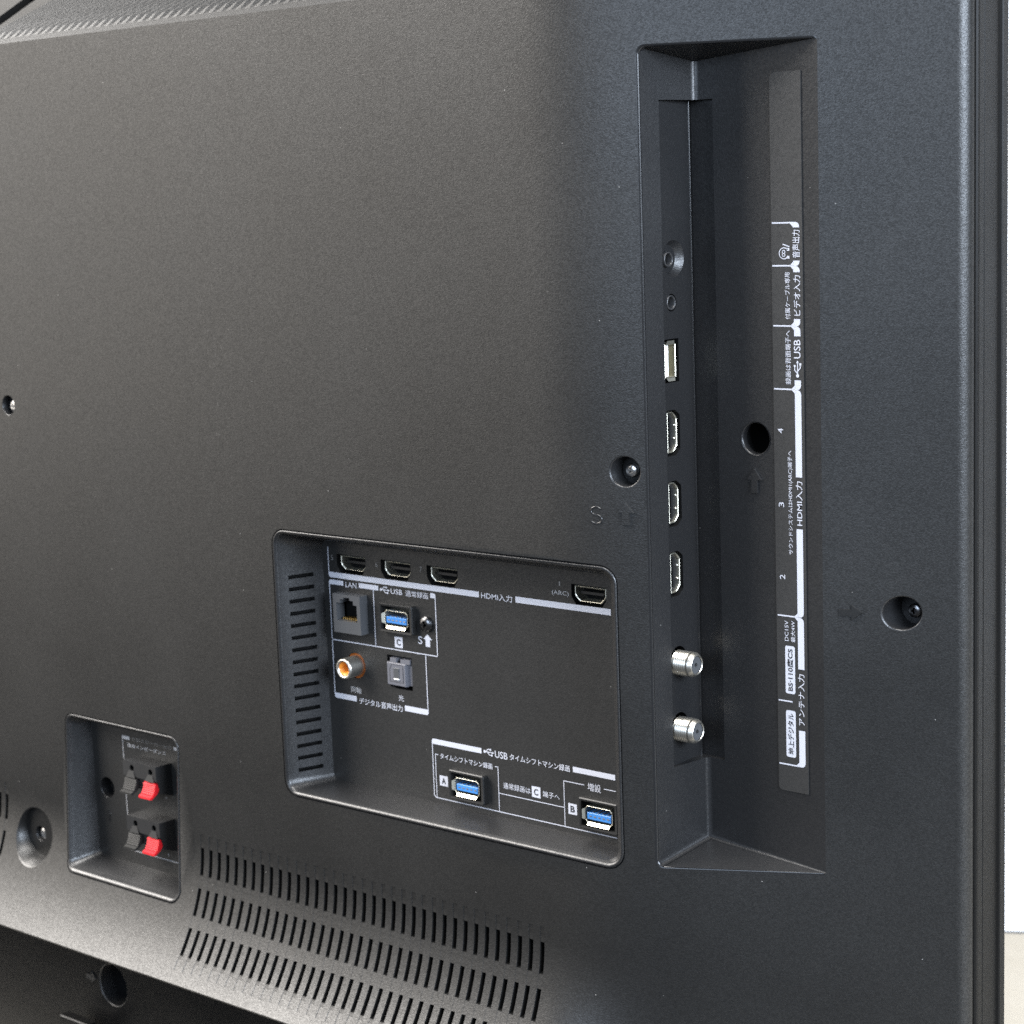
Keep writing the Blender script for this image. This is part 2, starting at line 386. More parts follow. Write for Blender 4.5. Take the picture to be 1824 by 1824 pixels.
# ---------------------------------------------------------------- ribbed top slope of the housing
TS = 0.467
def cham(x, t, off=0.0):                          # point on the top slope, t into the set
    return (x, bend(x)+t-off*0.423, ZTOP+TS*t+off*0.906)
rows = []
GR = ((-246.0, 3.5), (-266.5, 55.0), (-277.5, 55.0), (-255.8, 3.5))     # dark gap across the slope
xs2 = [XL, -330, -290]+[-250+10*i for i in range(29)]+[35+5*i for i in range(13)]+[110, 130, XR]
p2, tri = sheet([(XL, 0)]+[(x, 0) for x in xs2[1:-1]]+[(XR, 0), (XR, 8), (95, 40), (40, 55), (XL, 55)], [list(GR)], [(x, 0.7) for x in xs2[1:-2]])
cv = [cham(x, t) for x, t in p2]
part('top_slope', cv, tri, 'housing', tv, True)
b = MB(); q = list(GR)
b.grid([[cham(x, t) for x, t in q], [cham(x, t, -6) for x, t in q]], closed=True); b.face([cham(x, t, -6) for x, t in q])
b.make('slope_gap', 'void', tv)
def rib():
    b = MB(); h = 1.0; w = 1.3
    def pt(a, t, o): return (a, t-o*0.423, TS*t+o*0.906)
    r0 = [pt(-w, 5.0, -0.1), pt(-w*0.4, 9.5, h), pt(w*0.4, 9.5, h), pt(w, 5.0, -0.1)]
    r1 = [pt(-w, 53, -0.1), pt(-w*0.4, 52, h), pt(w*0.4, 52, h), pt(w, 53, -0.1)]
    b.grid([r0, r1]); b.face(r0); b.face(list(reversed(r1)))
    return me_new('slope_rib', b.v, b.f, 'housing')
rb = rib()
for i in range(45):
    x = -243.0+PITCH*i
    if x > -38: break
    put('slope_rib', rb, tv, (x, 0, ZTOP))
# thin upper back above the slope
part('upper_back', [(XL, 55, ZTOP+TS*55), (30, 55, ZTOP+TS*55), (XR, 55, ZTOP+8), (XR, 55, 310), (XL, 55, 310)], [(0, 1, 2, 3, 4)], 'housing', tv)

# ---------------------------------------------------------------- lower cover below the flare
LH = (-203.6, -150.0, 9.2)
ARW = [(-1, .42), (.1, .42), (.1, 1), (1, 0), (.1, -1), (.1, -.42), (-1, -.42)]
def arrow(cx, cz, sx, sz, rot=0):
    c, s = math.cos(rot), math.sin(rot)
    return [(cx+(a*sx)*c-(b_*sz)*s, cz+(a*sx)*s+(b_*sz)*c) for a, b_ in ARW]
xs2 = [XL+(36-XL)*i/12 for i in range(12)]+[36+2.8*i for i in range(20)]+[110, 130, XR]
out = [(x, ZF+0.5) for x in xs2]+[(x, ZBOT-0.9) for x in reversed(xs2)]
p2, tri = sheet(out, [circle(*LH)], [(x, z) for x in xs2[1:-1] for z in (-200, -170)])
lowc = part('lower_cover', [(x, LOW(x), z) for x, z in p2], tri, 'lower', tv, True)
part('stand_bracket', *(lambda b: (b.cbox(fr_back(), -229, -211, -236, -166.0, -3, 1.6, 0.4), (b.v, b.f))[1])(MB()), 'lower', tv)

def raised(name, poly, yf, h, mat, parent):
    b = MB(); e = 0.16
    cx = sum(p[0] for p in poly)/len(poly); cz = sum(p[1] for p in poly)/len(poly)
    inn = [(x+(cx-x)*e*0.35, z+(cz-z)*e*0.35) for x, z in poly]
    top = [(x, yf(x, z)-h, z) for x, z in inn]
    b.face(top); b.grid([top, [(x, yf(x, z)+0.02, z) for x, z in poly]], closed=True)
    return b.make(name, mat, parent)
raised('moulded_arrow', arrow(-217.5, -149.7, 3.3, 2.7), lambda x, z: LOW(x), 0.4, 'inner', lowc)
raised('moulded_arrow', arrow(127.7, 37.8, 3.2, 2.4), lambda x, z: S(x, z), 0.45, 'mark', housing)
raised('moulded_arrow', arrow(67.2, 67.6, 3.6, 2.7, math.pi/2), lambda x, z: S(x, z), 0.55, 'housing', housing)

def cross_screw(name, fr, r, mat, parent, dome=0.35):
    b = MB(); n = 28
    prof = [(r, 1.2), (r, 0.0)]+[(r*math.cos(a), -dome*r*math.sin(a)) for a in (0.3, 0.6, 0.9, 1.1)]
    b.lathe(prof, fr, n)
    rt = prof[-1][0]; wt = prof[-1][1]
    # flat crown with a sunk cross
    q = 0.16*r; L = 0.42*r
    cr = [(q, q), (q, L), (-q, L), (-q, q), (-L, q), (-L, -q), (-q, -q), (-q, -L), (q, -L), (q, -q), (L, -q), (L, q)]
    p2, tri = sheet(circle(0, 0, max(rt, L*1.12), n), [cr])
    n0 = len(b.v); b.v += [fr(x, z, wt) for x, z in p2]; b.f += [tuple(n0+i for i in t) for t in tri]; b.m += [0]*len(tri)
    b.grid([[fr(x, z, wt) for x, z in cr], [fr(x*.55, z*.55, wt+0.55*r) for x, z in cr]], closed=True)
    b.face([fr(x*.55, z*.55, wt+0.55*r) for x, z in cr])
    return b.make(name, mat, parent)
def screw_well(cx, cz, r, yf, depth, mat, parent, rimr=0.55, n=40, floor=True):
    """round sunk hole with a rounded mouth; yf(x,z) is the surface it is sunk into"""
    b = MB(); y0 = yf(cx, cz); rows = []
    def rg(rad, fn): return [(lambda x, z: (x, fn(x, z), z))(cx+rad*math.cos(2*math.pi*k/n), cz+rad*math.sin(2*math.pi*k/n)) for k in range(n)]
    for i in range(5):
        a = math.pi/2*i/4
        rows.append(rg(r-rimr*math.sin(a)*0.6, lambda x, z: yf(x, z)+rimr*(1-math.cos(a))))
    rows.append(rg(r-rimr*0.6-0.1, lambda x, z: y0+depth))
    b.grid(rows, closed=True)
    if floor: b.face(list(reversed(rows[-1])))
    o = b.make('screw_well', mat, parent, smooth=False)
    me = o.data
    for p in me.polygons: p.use_smooth = len(p.vertices) == 4
    return o
w = screw_well(*SCR1, S, 5.2, 'inner', tv, 0.8)
cross_screw('screw', fr_back(66.9, 8.2, 80.6), 2.1, 'steel', w)
w = screw_well(*SCR2, S, 9.0, 'inner', tv, 0.8)
cross_screw('screw', fr_back(141.6, 48.5, 37.4), 2.2, 'screw', w)
w = screw_well(*LH, lambda x, z: 6.0, 14, 'inner', tv, 0.9)
# left edge screw and the wide sunk dish
w = screw_well(*SCRL, S, 3.2, 'inner', tv, 0.4)
cross_screw('screw', fr_back(-236.2, 2.6, 88.2), 2.7, 'steel', w)
b = MB(); n = 56; rows = []
for rad, kk in ((BIG[2], 0), (BIG[2]-0.25, 0.10), (BIG[2]-0.6, 0.3)):
    rows.append([(BIG[0]+rad*math.cos(2*math.pi*k/n), S(BIG[0], BIG[1]+rad*math.sin(2*math.pi*k/n))+kk, BIG[1]+rad*math.sin(2*math.pi*k/n)) for k in range(n)])
rows.append([(BIG[0]-0.6+10.3*math.cos(2*math.pi*k/n), 2.2, BIG[1]+0.8+10.3*math.sin(2*math.pi*k/n)) for k in range(n)])
b.grid(rows, closed=True)
dish = b.make('screw_dish', 'housing', tv, smooth=True)
p2, tri = sheet(circle(BIG[0]-0.6, BIG[1]+0.8, 10.3, n), [circle(-239.8, -90.8, 3.3, 28)])
part('dish_floor', [(x, 2.2, z) for x, z in p2], tri, 'housing', dish)
w = screw_well(-239.8, -90.8, 3.3, lambda x, z: 2.2, 3.4, 'inner', tv, 0.35, 28)
cross_screw('screw', fr_back(-239.5, 4.0, -91.0), 2.75, 'steel', w)

# ---------------------------------------------------------------- side frame and front bezel
def extrude_z(name, prof, z0, z1, mat, parent):
    b = MB(); rows = [[(x, y, z) for x, y in prof] for z in (z0, z1)]
    b.grid(rows); return b.make(name, mat, parent, smooth=False)
xe, ye = rim[-1][0], rim[-1][1]
extrude_z('side_frame', [(xe-0.05, ye-0.1), (xe-0.05, ye+0.6), (xe-1.6, ye+1.0), (xe-1.6, ye+3.0), (xe-0.9, ye+3.3), (xe-0.45, ye+3.8), (xe-0.35, ye+4.6), (xe-0.35, ye+6.8), (xe-0.5, ye+7.4), (xe-1.5, ye+7.7), (xe-1.6, ye+8.2)], ZF, 312, 'frame', tv)
extrude_z('front_bezel', [(xe-1.6, ye+8.2), (xe-1.2, ye+8.5), (xe-0.9, ye+9.0), (xe-0.9, ye+18.0), (xe-0.2, ye+18.3), (xe+0.1, ye+18.7), (xe+0.1, ye+19.3), (xe-0.2, ye+19.6), (xe-0.2, ye+22.3), (xe-0.5, ye+22.8), (xe-10, ye+23.0)], ZF, 312, 'frame', tv)
b = MB(); b.box(fr_back(), XL, xe-10, ZF, 312, 63, ye+22.6); b.make('screen_panel', 'gloss', tv)

# ---------------------------------------------------------------- recesses with a raised lip
def recess(name, box, r, yf, floor, loops, slits=None, mat='inner'):
    """loops: (left, right, top, bottom inset, corner radius, depth function)"""
    left = []
    if slits:
        for z in slits[0]: left += [z-slits[1], z+slits[1]]
    b = MB(); rows = []
    for l, rr, t, bt, cr, yfun in loops:
        pts = rrect(box[0]+l, box[1]-rr, box[2]+bt, box[3]-t, cr, 6, left)
        rows.append([(x, yfun(x, z), z) for x, z in pts])
    nl = len(left); c = len(rows[0]); first = c-nl
    def skip(i, j):
        if not slits or i != slits[2]: return False
        k = j-first
        return k >= 0 and k % 2 == 0 and k < nl
    b.grid(rows, closed=True, skip=skip)
    o = b.make(name, mat, tv)
    for i, p in enumerate(o.data.polygons): p.use_smooth = True
    o.data.update()
    return o, rows
slz = [32.9-4.45*i for i in range(17)]
YF = 17.0
s0 = lambda d: (lambda x, z: S(x, z)+d)
yc = lambda d: (lambda x, z: d)
lips = [(0, 0, 0, 0, 6.0, s0(0.0)), (0.08, 0.08, 0.08, 0.08, 5.9, s0(1.3)), (0.46, 0.46, 0.46, 0.46, 5.6, s0(1.3)), (0.52, 0.52, 0.52, 0.52, 5.5, s0(-0.02)), (0.75, 0.75, 0.75, 0.75, 5.3, s0(-0.22)), (1.3, 1.3, 1.3, 1.3, 4.8, s0(0.0)),
        (1.75, 1.75, 1.65, 1.65, 4.4, s0(0.3)), (2.0, 2.0, 1.9, 1.9, 4.2, s0(0.9)), (2.1, 2.05, 2.0, 2.0, 4.2, s0(1.6))]
def wall_l(y): return 2.0+6.1*y/17
deep = [(wall_l(4.0), 3.4, 2.9, 2.15, 4.0, yc(4.0+0)), (wall_l(13.3), 4.6, 5.6, 2.6, 3.0, yc(13.3)), (wall_l(17.4), 5.4, 6.3, 2.9, 2.5, yc(17.4))]
# right side follows the bend, so keep the deep loops behind it
deep = [(a, c_, d, e, f_, (lambda yy: (lambda x, z: max(yy, S(x, z)+2.0)))(g(0, 0))) for a, c_, d, e, f_, g in deep]
rec, rows = recess('terminal_recess', PAN, 6, S, YF, lips+deep, (slz, 0.72, len(lips)))
# wells behind the slits of the left wall
def slit_mesh():
    b = MB(); x4, x13 = PAN[0]+wall_l(4.0), PAN[0]+wall_l(13.3)
    f0 = [(x4, 4.0, -0.72), (x13, 13.3, -0.72), (x13, 13.3, 0.72), (x4, 4.0, 0.72)]
    f1 = [(p[0]-2.6, p[1], p[2]) for p in f0]
    b.grid([f0, f1], closed=True); b.face(f1)
    return me_new('wall_slit', b.v, b.f, 'void')
sm = slit_mesh()
for z in slz: put('wall_slit', sm, rec, (0, 0, z))

# speaker recess
YS = 9.0
slips = [(a, c_, d, e, max(f_-1.0, 1.5), g) for a, c_, d, e, f_, g in lips]
sdeep = [(2.9, 2.6, 2.6, 2.4, 3.0, lambda x, z: max(S(x, z)+1.6, 2.0 if z > -70 else S(x, z)+2.5)), (5.4, 4.0, 4.0, 4.6, 2.0, yc(YS+0.3))]
srec, _ = recess('speaker_terminal_recess', SPK, 5, S, YS, slips+sdeep)

# ---------------------------------------------------------------- terminal plate at the bottom of the recess
def hdmi_outline(g=0.0):
    w, h = 6.35+g, 2.6+g; k = g*0.5
    return [(-w, h), (-w, -0.35-k), (-w+0.5, -1.15-k), (-w+1.55, -h+0.35), (-w+2.0, -h), (w-2.0, -h), (w-1.55, -h+0.35), (w-0.5, -1.15-k), (w, -0.35-k), (w, h)]
HD = [(-65.2, 37.2), (-43.5, 37.2), (-21.7, 37.2), (41.6, 37.1)]
HDN = ['HDMI socket beside the top left corner of the recess', 'HDMI socket second from the left in the top row', 'HDMI socket third from the left in the top row', 'HDMI socket at the right end of the row beside the ARC print']
pholes = []
for x, z in HD: pholes.append([(x+a+0.35, z+c_-0.05) for a, c_ in hdmi_outline(0.75)])
LAN = (-71.2, -57.8, 12.9, 26.9)
pholes.append([(LAN[0]+.3, LAN[2]+.3), (LAN[1]-.3, LAN[2]+.3), (LAN[1]-.3, LAN[3]-.3), (LAN[0]+.3, LAN[3]-.3)])
USB = [(-42.6, 20.1), (-12.6, -35.6), (44.5, -35.6)]                     # centres of the blue sockets
UF = (-7.7, 8.3, -5.0, 5.4)                                              # their frames round the centre
for x, z in USB: pholes.append([(x+UF[0]+.6, z+UF[2]+.6), (x+UF[1]-.6, z+UF[2]+.6), (x+UF[1]-.6, z+UF[3]-.6), (x+UF[0]+.6, z+UF[3]-.6)])
OPT = (-49.2, -37.4, -5.3, 6.5)
pholes.append([(OPT[0], OPT[2]+1.4), (OPT[0]+1.2, OPT[2]+1.4), (OPT[0]+1.2, OPT[2]+0.4), (OPT[0]+3.4, OPT[2]+0.4), (OPT[0]+3.4, OPT[2]), (OPT[1], OPT[2]), (OPT[1], OPT[3]), (OPT[0], OPT[3])])
RCA = (-64.9, 0.4)
pholes.append(circle(*RCA, 4.7, 36))
fo = rrect(PAN[0]+7.6, PAN[1]-5.0, PAN[2]+2.5, PAN[3]-5.8, 2.5, 4)
p2, tri = sheet(fo, pholes)
nb = len(p2)
plate = part('terminal_plate', [(x, YF, z) for x, z in p2], tri, 'panel', tv)
for h in pholes:
    d = 0.9 if h is pholes[-1] else 5.5
    b = MB(); b.grid([[(x, YF, z) for x, z in h], [(x, YF+d, z) for x, z in h]], closed=True)
    if d > 1: b.face([(x, YF+d, z) for x, z in h])
    b.make('opening_liner', 'void', plate)
# print offsets: every print lies a hair above the one before
class Ink:
    def __init__(s): s.n = 0
    def __call__(s): s.n = (s.n+1) % 5; return 0.06+0.012*s.n
ink = Ink()
class Plane:
    """a printable plane; loc(p, q) are the print's own right and up"""
    def __init__(s, fn): s.fn = fn
PF = Plane(lambda p, q, o: (p, YF-o, q))
PL = Plane(lambda p, q, o: (114.0-q, 30.46-o, p))                     # strip label: text runs upwards, its top to the left
PS = Plane(lambda p, q, o: (p, YS-o, q))
def stroke_polys(segs, w):
    out = []
    for (x0, y0), (x1, y1) in segs:
        d = math.hypot(x1-x0, y1-y0); ux, uy = (x1-x0)/d, (y1-y0)/d; e = w/2
        out.append([(x0-ux*e+uy*e, y0-uy*e-ux*e), (x1+ux*e+uy*e, y1+uy*e-ux*e), (x1+ux*e-uy*e, y1+uy*e+ux*e), (x0-ux*e-uy*e, y0-uy*e+ux*e)])
    return out
def rc(x0, x1, y0, y1): return [(x0, y0), (x1, y0), (x1, y1), (x0, y1)]
def printed(name, pl, polys, parent, mat='print', off=None):
    b = MB()
    for i, p in enumerate(polys):
        o_ = (off if off is not None else ink())+0.004*(i % 7)
        b.face([pl.fn(a, c_, o_) for a, c_ in p])
    return b.make(name, mat, parent)
def text(body, pl, p0, p1, q0, q1, parent, mat='print', weight=0.0, off=None, name='printed_text'):
    cu = bpy.data.curves.new('text', 'FONT'); cu.body = body; cu.offset = weight; cu.resolution_u = 3; cu.fill_mode = 'FRONT'
    ob = bpy.data.objects.new('text', cu); COL.objects.link(ob)
    dg = bpy.context.evaluated_depsgraph_get(); dg.update()
    me = bpy.data.meshes.new_from_object(ob.evaluated_get(dg))
    bpy.data.objects.remove(ob); bpy.data.curves.remove(cu)
    vs_ = [(v.co.x, v.co.y) for v in me.vertices]; fs = [tuple(p.vertices) for p in me.polygons]
    bpy.data.meshes.remove(me)
    x0 = min(v[0] for v in vs_); x1 = max(v[0] for v in vs_); y0 = min(v[1] for v in vs_); y1 = max(v[1] for v in vs_)
    o_ = off if off is not None else ink()
    vv = [pl.fn(p0+(x-x0)/(x1-x0)*(p1-p0), q0+(y-y0)/(y1-y0)*(q1-q0), o_) for x, y in vs_]
    return part(name, vv, fs, mat, parent)
def trident(pl, p0, p1, qc, h, parent, mat='print'):
    """the USB fork: dot at the start, arrow at the end, a round and a square branch"""
    L = p1-p0; t = 0.30
    polys = [[(p0+0.55+0.55*math.cos(a*math.pi/6), qc+0.55*math.sin(a*math.pi/6)) for a in range(12)]]
    polys += stroke_polys([((p0+1, qc), (p1-0.7, qc)), ((p0+L*.22, qc), (p0+L*.42, qc+h*.36)), ((p0+L*.42, qc+h*.36), (p0+L*.60, qc+h*.36)), ((p0+L*.36, qc), (p0+L*.56, qc-h*.36)), ((p0+L*.56, qc-h*.36), (p0+L*.72, qc-h*.36))], t)
    polys.append([(p1-0.9, qc-0.45), (p1, qc), (p1-0.9, qc+0.45)])
    polys.append([(p0+L*.66+0.38*math.cos(a*math.pi/5), qc+h*.36+0.38*math.sin(a*math.pi/5)) for a in range(10)])
    polys.append(rc(p0+L*.70, p0+L*.70+0.7, qc-h*.36-0.35, qc-h*.36+0.35))
    printed('usb_symbol', pl, polys, parent, mat)
W_ = 0.36
def barc(x0, x1, y0, y1, cut):
    """bar with one corner rounded off: cut in bl, tl, br, tr"""
    r = 0.9; k = []
    def arc(cx, cy, a): return [(cx+r*math.cos(math.radians(a+30*i)), cy+r*math.sin(math.radians(a+30*i))) for i in range(4)]
    k += arc(x0+r, y0+r, 180) if cut == 'bl' else [(x0, y0)]
    k += arc(x1-r, y0+r, 270) if cut == 'br' else [(x1, y0)]
    k += arc(x1-r, y1-r, 0) if cut == 'tr' else [(x1, y1)]
    k += arc(x0+r, y1-r, 90) if cut == 'tl' else [(x0, y1)]
    return k
printed('printed_frame', PF, [barc(-76.35, -4.9, 31.65, 33.65, 'bl'), rc(11.1, 50.7, 31.65, 33.7)]+stroke_polys([((-76.17, 33.7), (-76.17, 42.5))], W_), plate)
printed('printed_frame', PF, [barc(-76.4, -69.2, 29.15, 30.85, 'tl'), rc(-61.5, -51.9, 29.15, 30.9), barc(-27.2, -24.75, 29.15, 30.9, 'tr')]+stroke_polys([((-76.2, 9.2), (-76.2, 29.2)), ((-54.4, 8.9), (-54.4, 29.2)), ((-24.93, 9.2), (-24.93, 29.6)), ((-75.9, 8.75), (-25.2, 8.75))], W_), plate)
printed('printed_frame', PF, [barc(-76.35, -65.3, -12.9, -10.95, 'bl'), barc(-41.6, -30.3, -12.95, -10.95, 'br')]+stroke_polys([((-76.17, 8.3), (-76.17, -11)), ((-30.5, 8.3), (-30.5, -11))], W_), plate)
printed('printed_frame', PF, [barc(-29.4, -6.5, -22.9, -21.0, 'tl'), rc(33.2, 50.6, -22.85, -21.0)]+stroke_polys([((-29.2, -22.8), (-29.2, -41.4)), ((-29.2, -41.4), (-28.4, -42.2)), ((-28.4, -42.2), (50.6, -42.2))], 0.32), plate)
printed('printed_frame', PF, stroke_polys([((-28.0, -42.0), (-28.0, -26.5)), ((-28.0, -26.5), (-26.7, -26.5)), ((-0.5, -26.5), (0.7, -26.5)), ((0.7, -26.5), (0.7, -42.0)), ((1.0, -35.65), (29.0, -35.65)), ((29.2, -42.0), (29.2, -26.5)), ((29.2, -26.5), (37.7, -26.5)), ((46.0, -26.5), (50.5, -26.5))], 0.27), plate)
text('HDMI入力', PF, -3.9, 9.7, 31.4, 33.8, plate, weight=0.006)
text('(ARC)', PF, 26.8, 33.8, 35.8, 37.6, plate, 'grey')
text('1', PF, 29.8, 30.4, 39.2, 40.7, plate, 'faint')
text('5', PF, -74.8, -73.7, 38.0, 39.8, plate, 'faint'); text('6', PF, -52.8, -51.7, 37.6, 39.4, plate, 'faint'); text('7', PF, -31.6, -30.5, 37.9, 39.7, plate, 'faint')
text('LAN', PF, -68.1, -62.6, 28.8, 30.7, plate)
trident(PF, -51.2, -46.3, 29.7, 2.7, plate)
text('USB', PF, -45.9, -40.4, 28.7, 30.55, plate, weight=0.006)
text('通常録画', PF, -38.9, -28.3, 28.5, 30.7, plate)
text('同軸', PF, -67.9, -62.9, -9.8, -7.5, plate, 'grey')
text('光', PF, -44.5, -41.9, -9.7, -7.5, plate)
text('デジタル音声出力', PF, -64.0, -42.7, -13.6, -11.2, plate, weight=0.008)
text('S', PF, -33.8, -31.8, 12.2, 15.0, plate, weight=0.008)
printed('printed_arrow', PF, [[(-31.4, 14.2), (-29.3, 16.0), (-27.2, 14.2)], rc(-30.35, -28.25, 11.6, 14.2)], plate)
def boxed(ch, pl, p0, p1, q0, q1, parent):
    o = printed('printed_box', pl, [rc(p0, p1, q0, q1)], parent, off=0.06)
    mx_, my_ = (p1-p0), (q1-q0)
    text(ch, pl, p0+mx_*.25, p1-mx_*.25, q0+my_*.2, q1-my_*.2, parent, 'dink', 0.03, off=0.11)
boxed('C', PF, -45.1, -41.3, 9.6, 13.5, plate); boxed('A', PF, -26.4, -22.6, -37.5, -33.8, plate)
boxed('C', PF, 15.3, 19.0, -34.4, -30.6, plate); boxed('B', PF, 30.8, 34.4, -37.5, -33.8, plate)
trident(PF, -5.6, -0.8, -21.9, 2.7, plate)
text('USB', PF, -0.5, 5.1, -23.3, -20.9, plate, weight=0.006)
text('タイムシフトマシン録画', PF, 6.1, 31.9, -23.15, -20.9, plate, weight=0.006)
text('タイムシフトマシン録画', PF, -25.8, -1.8, -27.8, -25.7, plate, weight=0.006)
text('通常録画は', PF, 2.8, 14.7, -33.6, -31.4, plate)
text('端子へ', PF, 20.0, 27.2, -33.6, -31.5, plate)
text('増設', PF, 39.2, 44.6, -28.1, -25.4, plate)

# ---------------------------------------------------------------- sockets on the terminal plate
def hdmi(fr, label=None, side=False):
    b = MB(); o = hdmi_outline(0.0); i = hdmi_outline(-0.42)
    b.ring(o, i, fr, 0, 7, 6.5)
    sh = b.make('hdmi_socket', 'shell', tv, label=label)
    b = MB(); b.face([fr(a, c_, 1.0 if side else 6.4) for a, c_ in hdmi_outline(-0.44 if side else -0.3)]); b.box(fr, -4.6, 4.6, -0.15, 0.75, 0.5 if side else 1.2, 6.3)  # side sockets: black plug near the mouth stands in for the shade inside
    b.make('socket_tongue', 'blackp', sh)
    if side:
        b = MB()
        for a in (-2.1, 2.1):
            b.lathe([(0.42, 1.4), (0.5, 0.8), (0.4, 0.4), (0.15, 0.25)], fr, 10, a, -1.75, cap1=True)
        b.make('spring_contact', 'nickel', sh, smooth=True)
    return sh
for (x, z), n in zip(HD, HDN): hdmi(fr_back(x, YF+1.6 if x < 30 else YF+1.2, z), n)
# network socket with its stepped mouth
fr = fr_back(LAN[0], 13.2, LAN[2]); LW, LHt = LAN[1]-LAN[0], LAN[3]-LAN[2]
mouth = [(1.7, LHt-9.5), (11.8, LHt-9.5), (11.8, LHt-3.4), (10.1, LHt-3.4), (10.1, LHt-1.9), (8.3, LHt-1.9), (8.3, LHt-1.0), (5.1, LHt-1.0), (5.1, LHt-1.8), (3.5, LHt-1.8), (3.5, LHt-3.2), (1.7, LHt-3.2)]
p2, tri = sheet([(0, 0), (LW, 0), (LW, LHt), (0, LHt)], [mouth])
b = MB(); b.v = [fr(x, z, 0) for x, z in p2]; b.f = list(tri); b.m = [0]*len(tri)
oo = [(0, 0), (LW, 0), (LW, LHt), (0, LHt)]
b.grid([[fr(x, z, 0) for x, z in oo], [fr(x, z, 5) for x, z in oo]], closed=True)
b.grid([[fr(x, z, 0) for x, z in mouth], [fr(x, z, 5.0) for x, z in mouth]], closed=True)
lan = b.make('network_socket', 'greybox', tv)
b = MB(); b.face([fr(x, z, 5.0) for x, z in mouth]); b.grid([[fr(x, z, 4.0) for x, z in mouth], [fr(x, z, 5.0) for x, z in mouth]], closed=True); b.make('socket_cavity', 'void', lan)
b = MB()
for i in range(8): b.box(fr, 3.4+i*0.95, 3.8+i*0.95, LHt-9.3, LHt-8.6, 1.5, 4.5)
b.make('contact_row', 'gold', lan)
# blue USB sockets in their collars
def usb_blue(cx, cz, label):
    f = fr_back(cx, 14.7, cz)
    oo = rrect(UF[0], UF[1], UF[2], UF[3], 0.7, 3); ii = rrect(UF[0]+1.0, UF[1]-1.2, UF[2]+1.0, UF[3]-0.9, 0.4, 3); o2 = rrect(UF[0]+.3, UF[1]-.3, UF[2]+.3, UF[3]-.3, 0.5, 3)
    b = MB(); b.grid([[f(a, c_, w) for a, c_ in l] for l, w in ((oo, 2.4), (oo, 0.35), (o2, 0), (ii, 0.1), (ii, 5))], closed=True)
    b.face([f(a, c_, 5) for a, c_ in ii])
    col = b.make('usb_socket', 'blackp', tv, label=label)
    W2, H2 = 5.55, 2.85
    sh = [(-W2, -H2+.8), (-W2+.9, -H2), (W2-.9, -H2), (W2, -H2+.8), (W2, H2-.8), (W2-.9, H2), (-W2+.9, H2), (-W2, H2-.8)]
    s2 = [(a*0.955, c_*0.90) for a, c_ in sh]
    b = MB(); g = fr_back(cx, 15.4, cz); b.ring(sh, s2, g, 0, 4.4)
    # flared lips of the shell
    b.face([g(-W2+.9, -H2, 0), g(W2-.9, -H2, 0), g(W2-1.2, -H2-0.65, -0.55), g(-W2+1.2, -H2-0.65, -0.55)])
    b.face([g(-W2+.9, H2, 0), g(-W2+1.2, H2+0.45, -0.5), g(W2-1.2, H2+0.45, -0.5), g(W2-.9, H2, 0)])
    b.face([g(-W2, -H2+.9, 0), g(-W2-0.9, -H2+1.3, -0.5), g(-W2-0.9, H2-1.3, -0.5), g(-W2, H2-.9, 0)])
    b.face([g(W2, -H2+.9, 0), g(W2, H2-.9, 0), g(W2+0.5, H2-1.3, -0.4), g(W2+0.5, -H2+1.3, -0.4)])
    b.make('metal_shell', 'shell', col)
    b = MB(); b.cbox(g, -4.9, 4.9, -1.75, 0.55, 0.25, 4.3, 0.15); b.make('blue_tongue', 'blue', col)
    b = MB(); b.face([g(a, c_, 4.35) for a, c_ in s2]); b.make('socket_back', 'void', col)
    b = MB()
    for i in range(5): b.box(g, -3.9+i*1.8, -3.0+i*1.8, -0.75, -0.35, 0.14, 0.3)
    for i in range(4): b.box(g, -3.2+i*2.0, -2.5+i*2.0, 0.56, 0.70, 1.0, 4.0)
    b.make('contact_row', 'nickel', col)
for (x, z), n in zip(USB, ('blue USB socket marked C beside the grey network socket', 'blue USB socket marked A at the bottom of the recess', 'blue USB socket marked B in the lower right corner')): usb_blue(x, z, n)
cross_screw('screw', fr_back(-29.3, YF-0.6, 19.7), 2.9, 'screw', tv, 0.42)
# coaxial digital socket
f = fr_back(RCA[0], 0, RCA[1])
b = MB(); b.lathe([(2.55, 16.0), (2.55, 11.2), (2.75, 10.45), (3.35, 10.4), (3.7, 10.7), (3.75, 11.3), (3.75, 17.6)], f, 40)
rca = b.make('coaxial_socket', 'nickel', tv, smooth=True, label='silver coaxial socket with an orange centre')
b = MB(); b.lathe([(2.55, 11.15), (2.2, 11.35), (1.15, 12.6), (1.0, 15)], f, 32); b.make('orange_insert', 'orange', rca, smooth=True)
b = MB(); b.lathe([(1.02, 14.6), (0.01, 14.6)], f, 20); b.make('socket_bore', 'void', rca)
b = MB(); b.lathe([(3.55, 17.6), (4.7, 17.6), (4.7, 17.8)], f, 36); b.make('orange_collar', 'amber', rca)
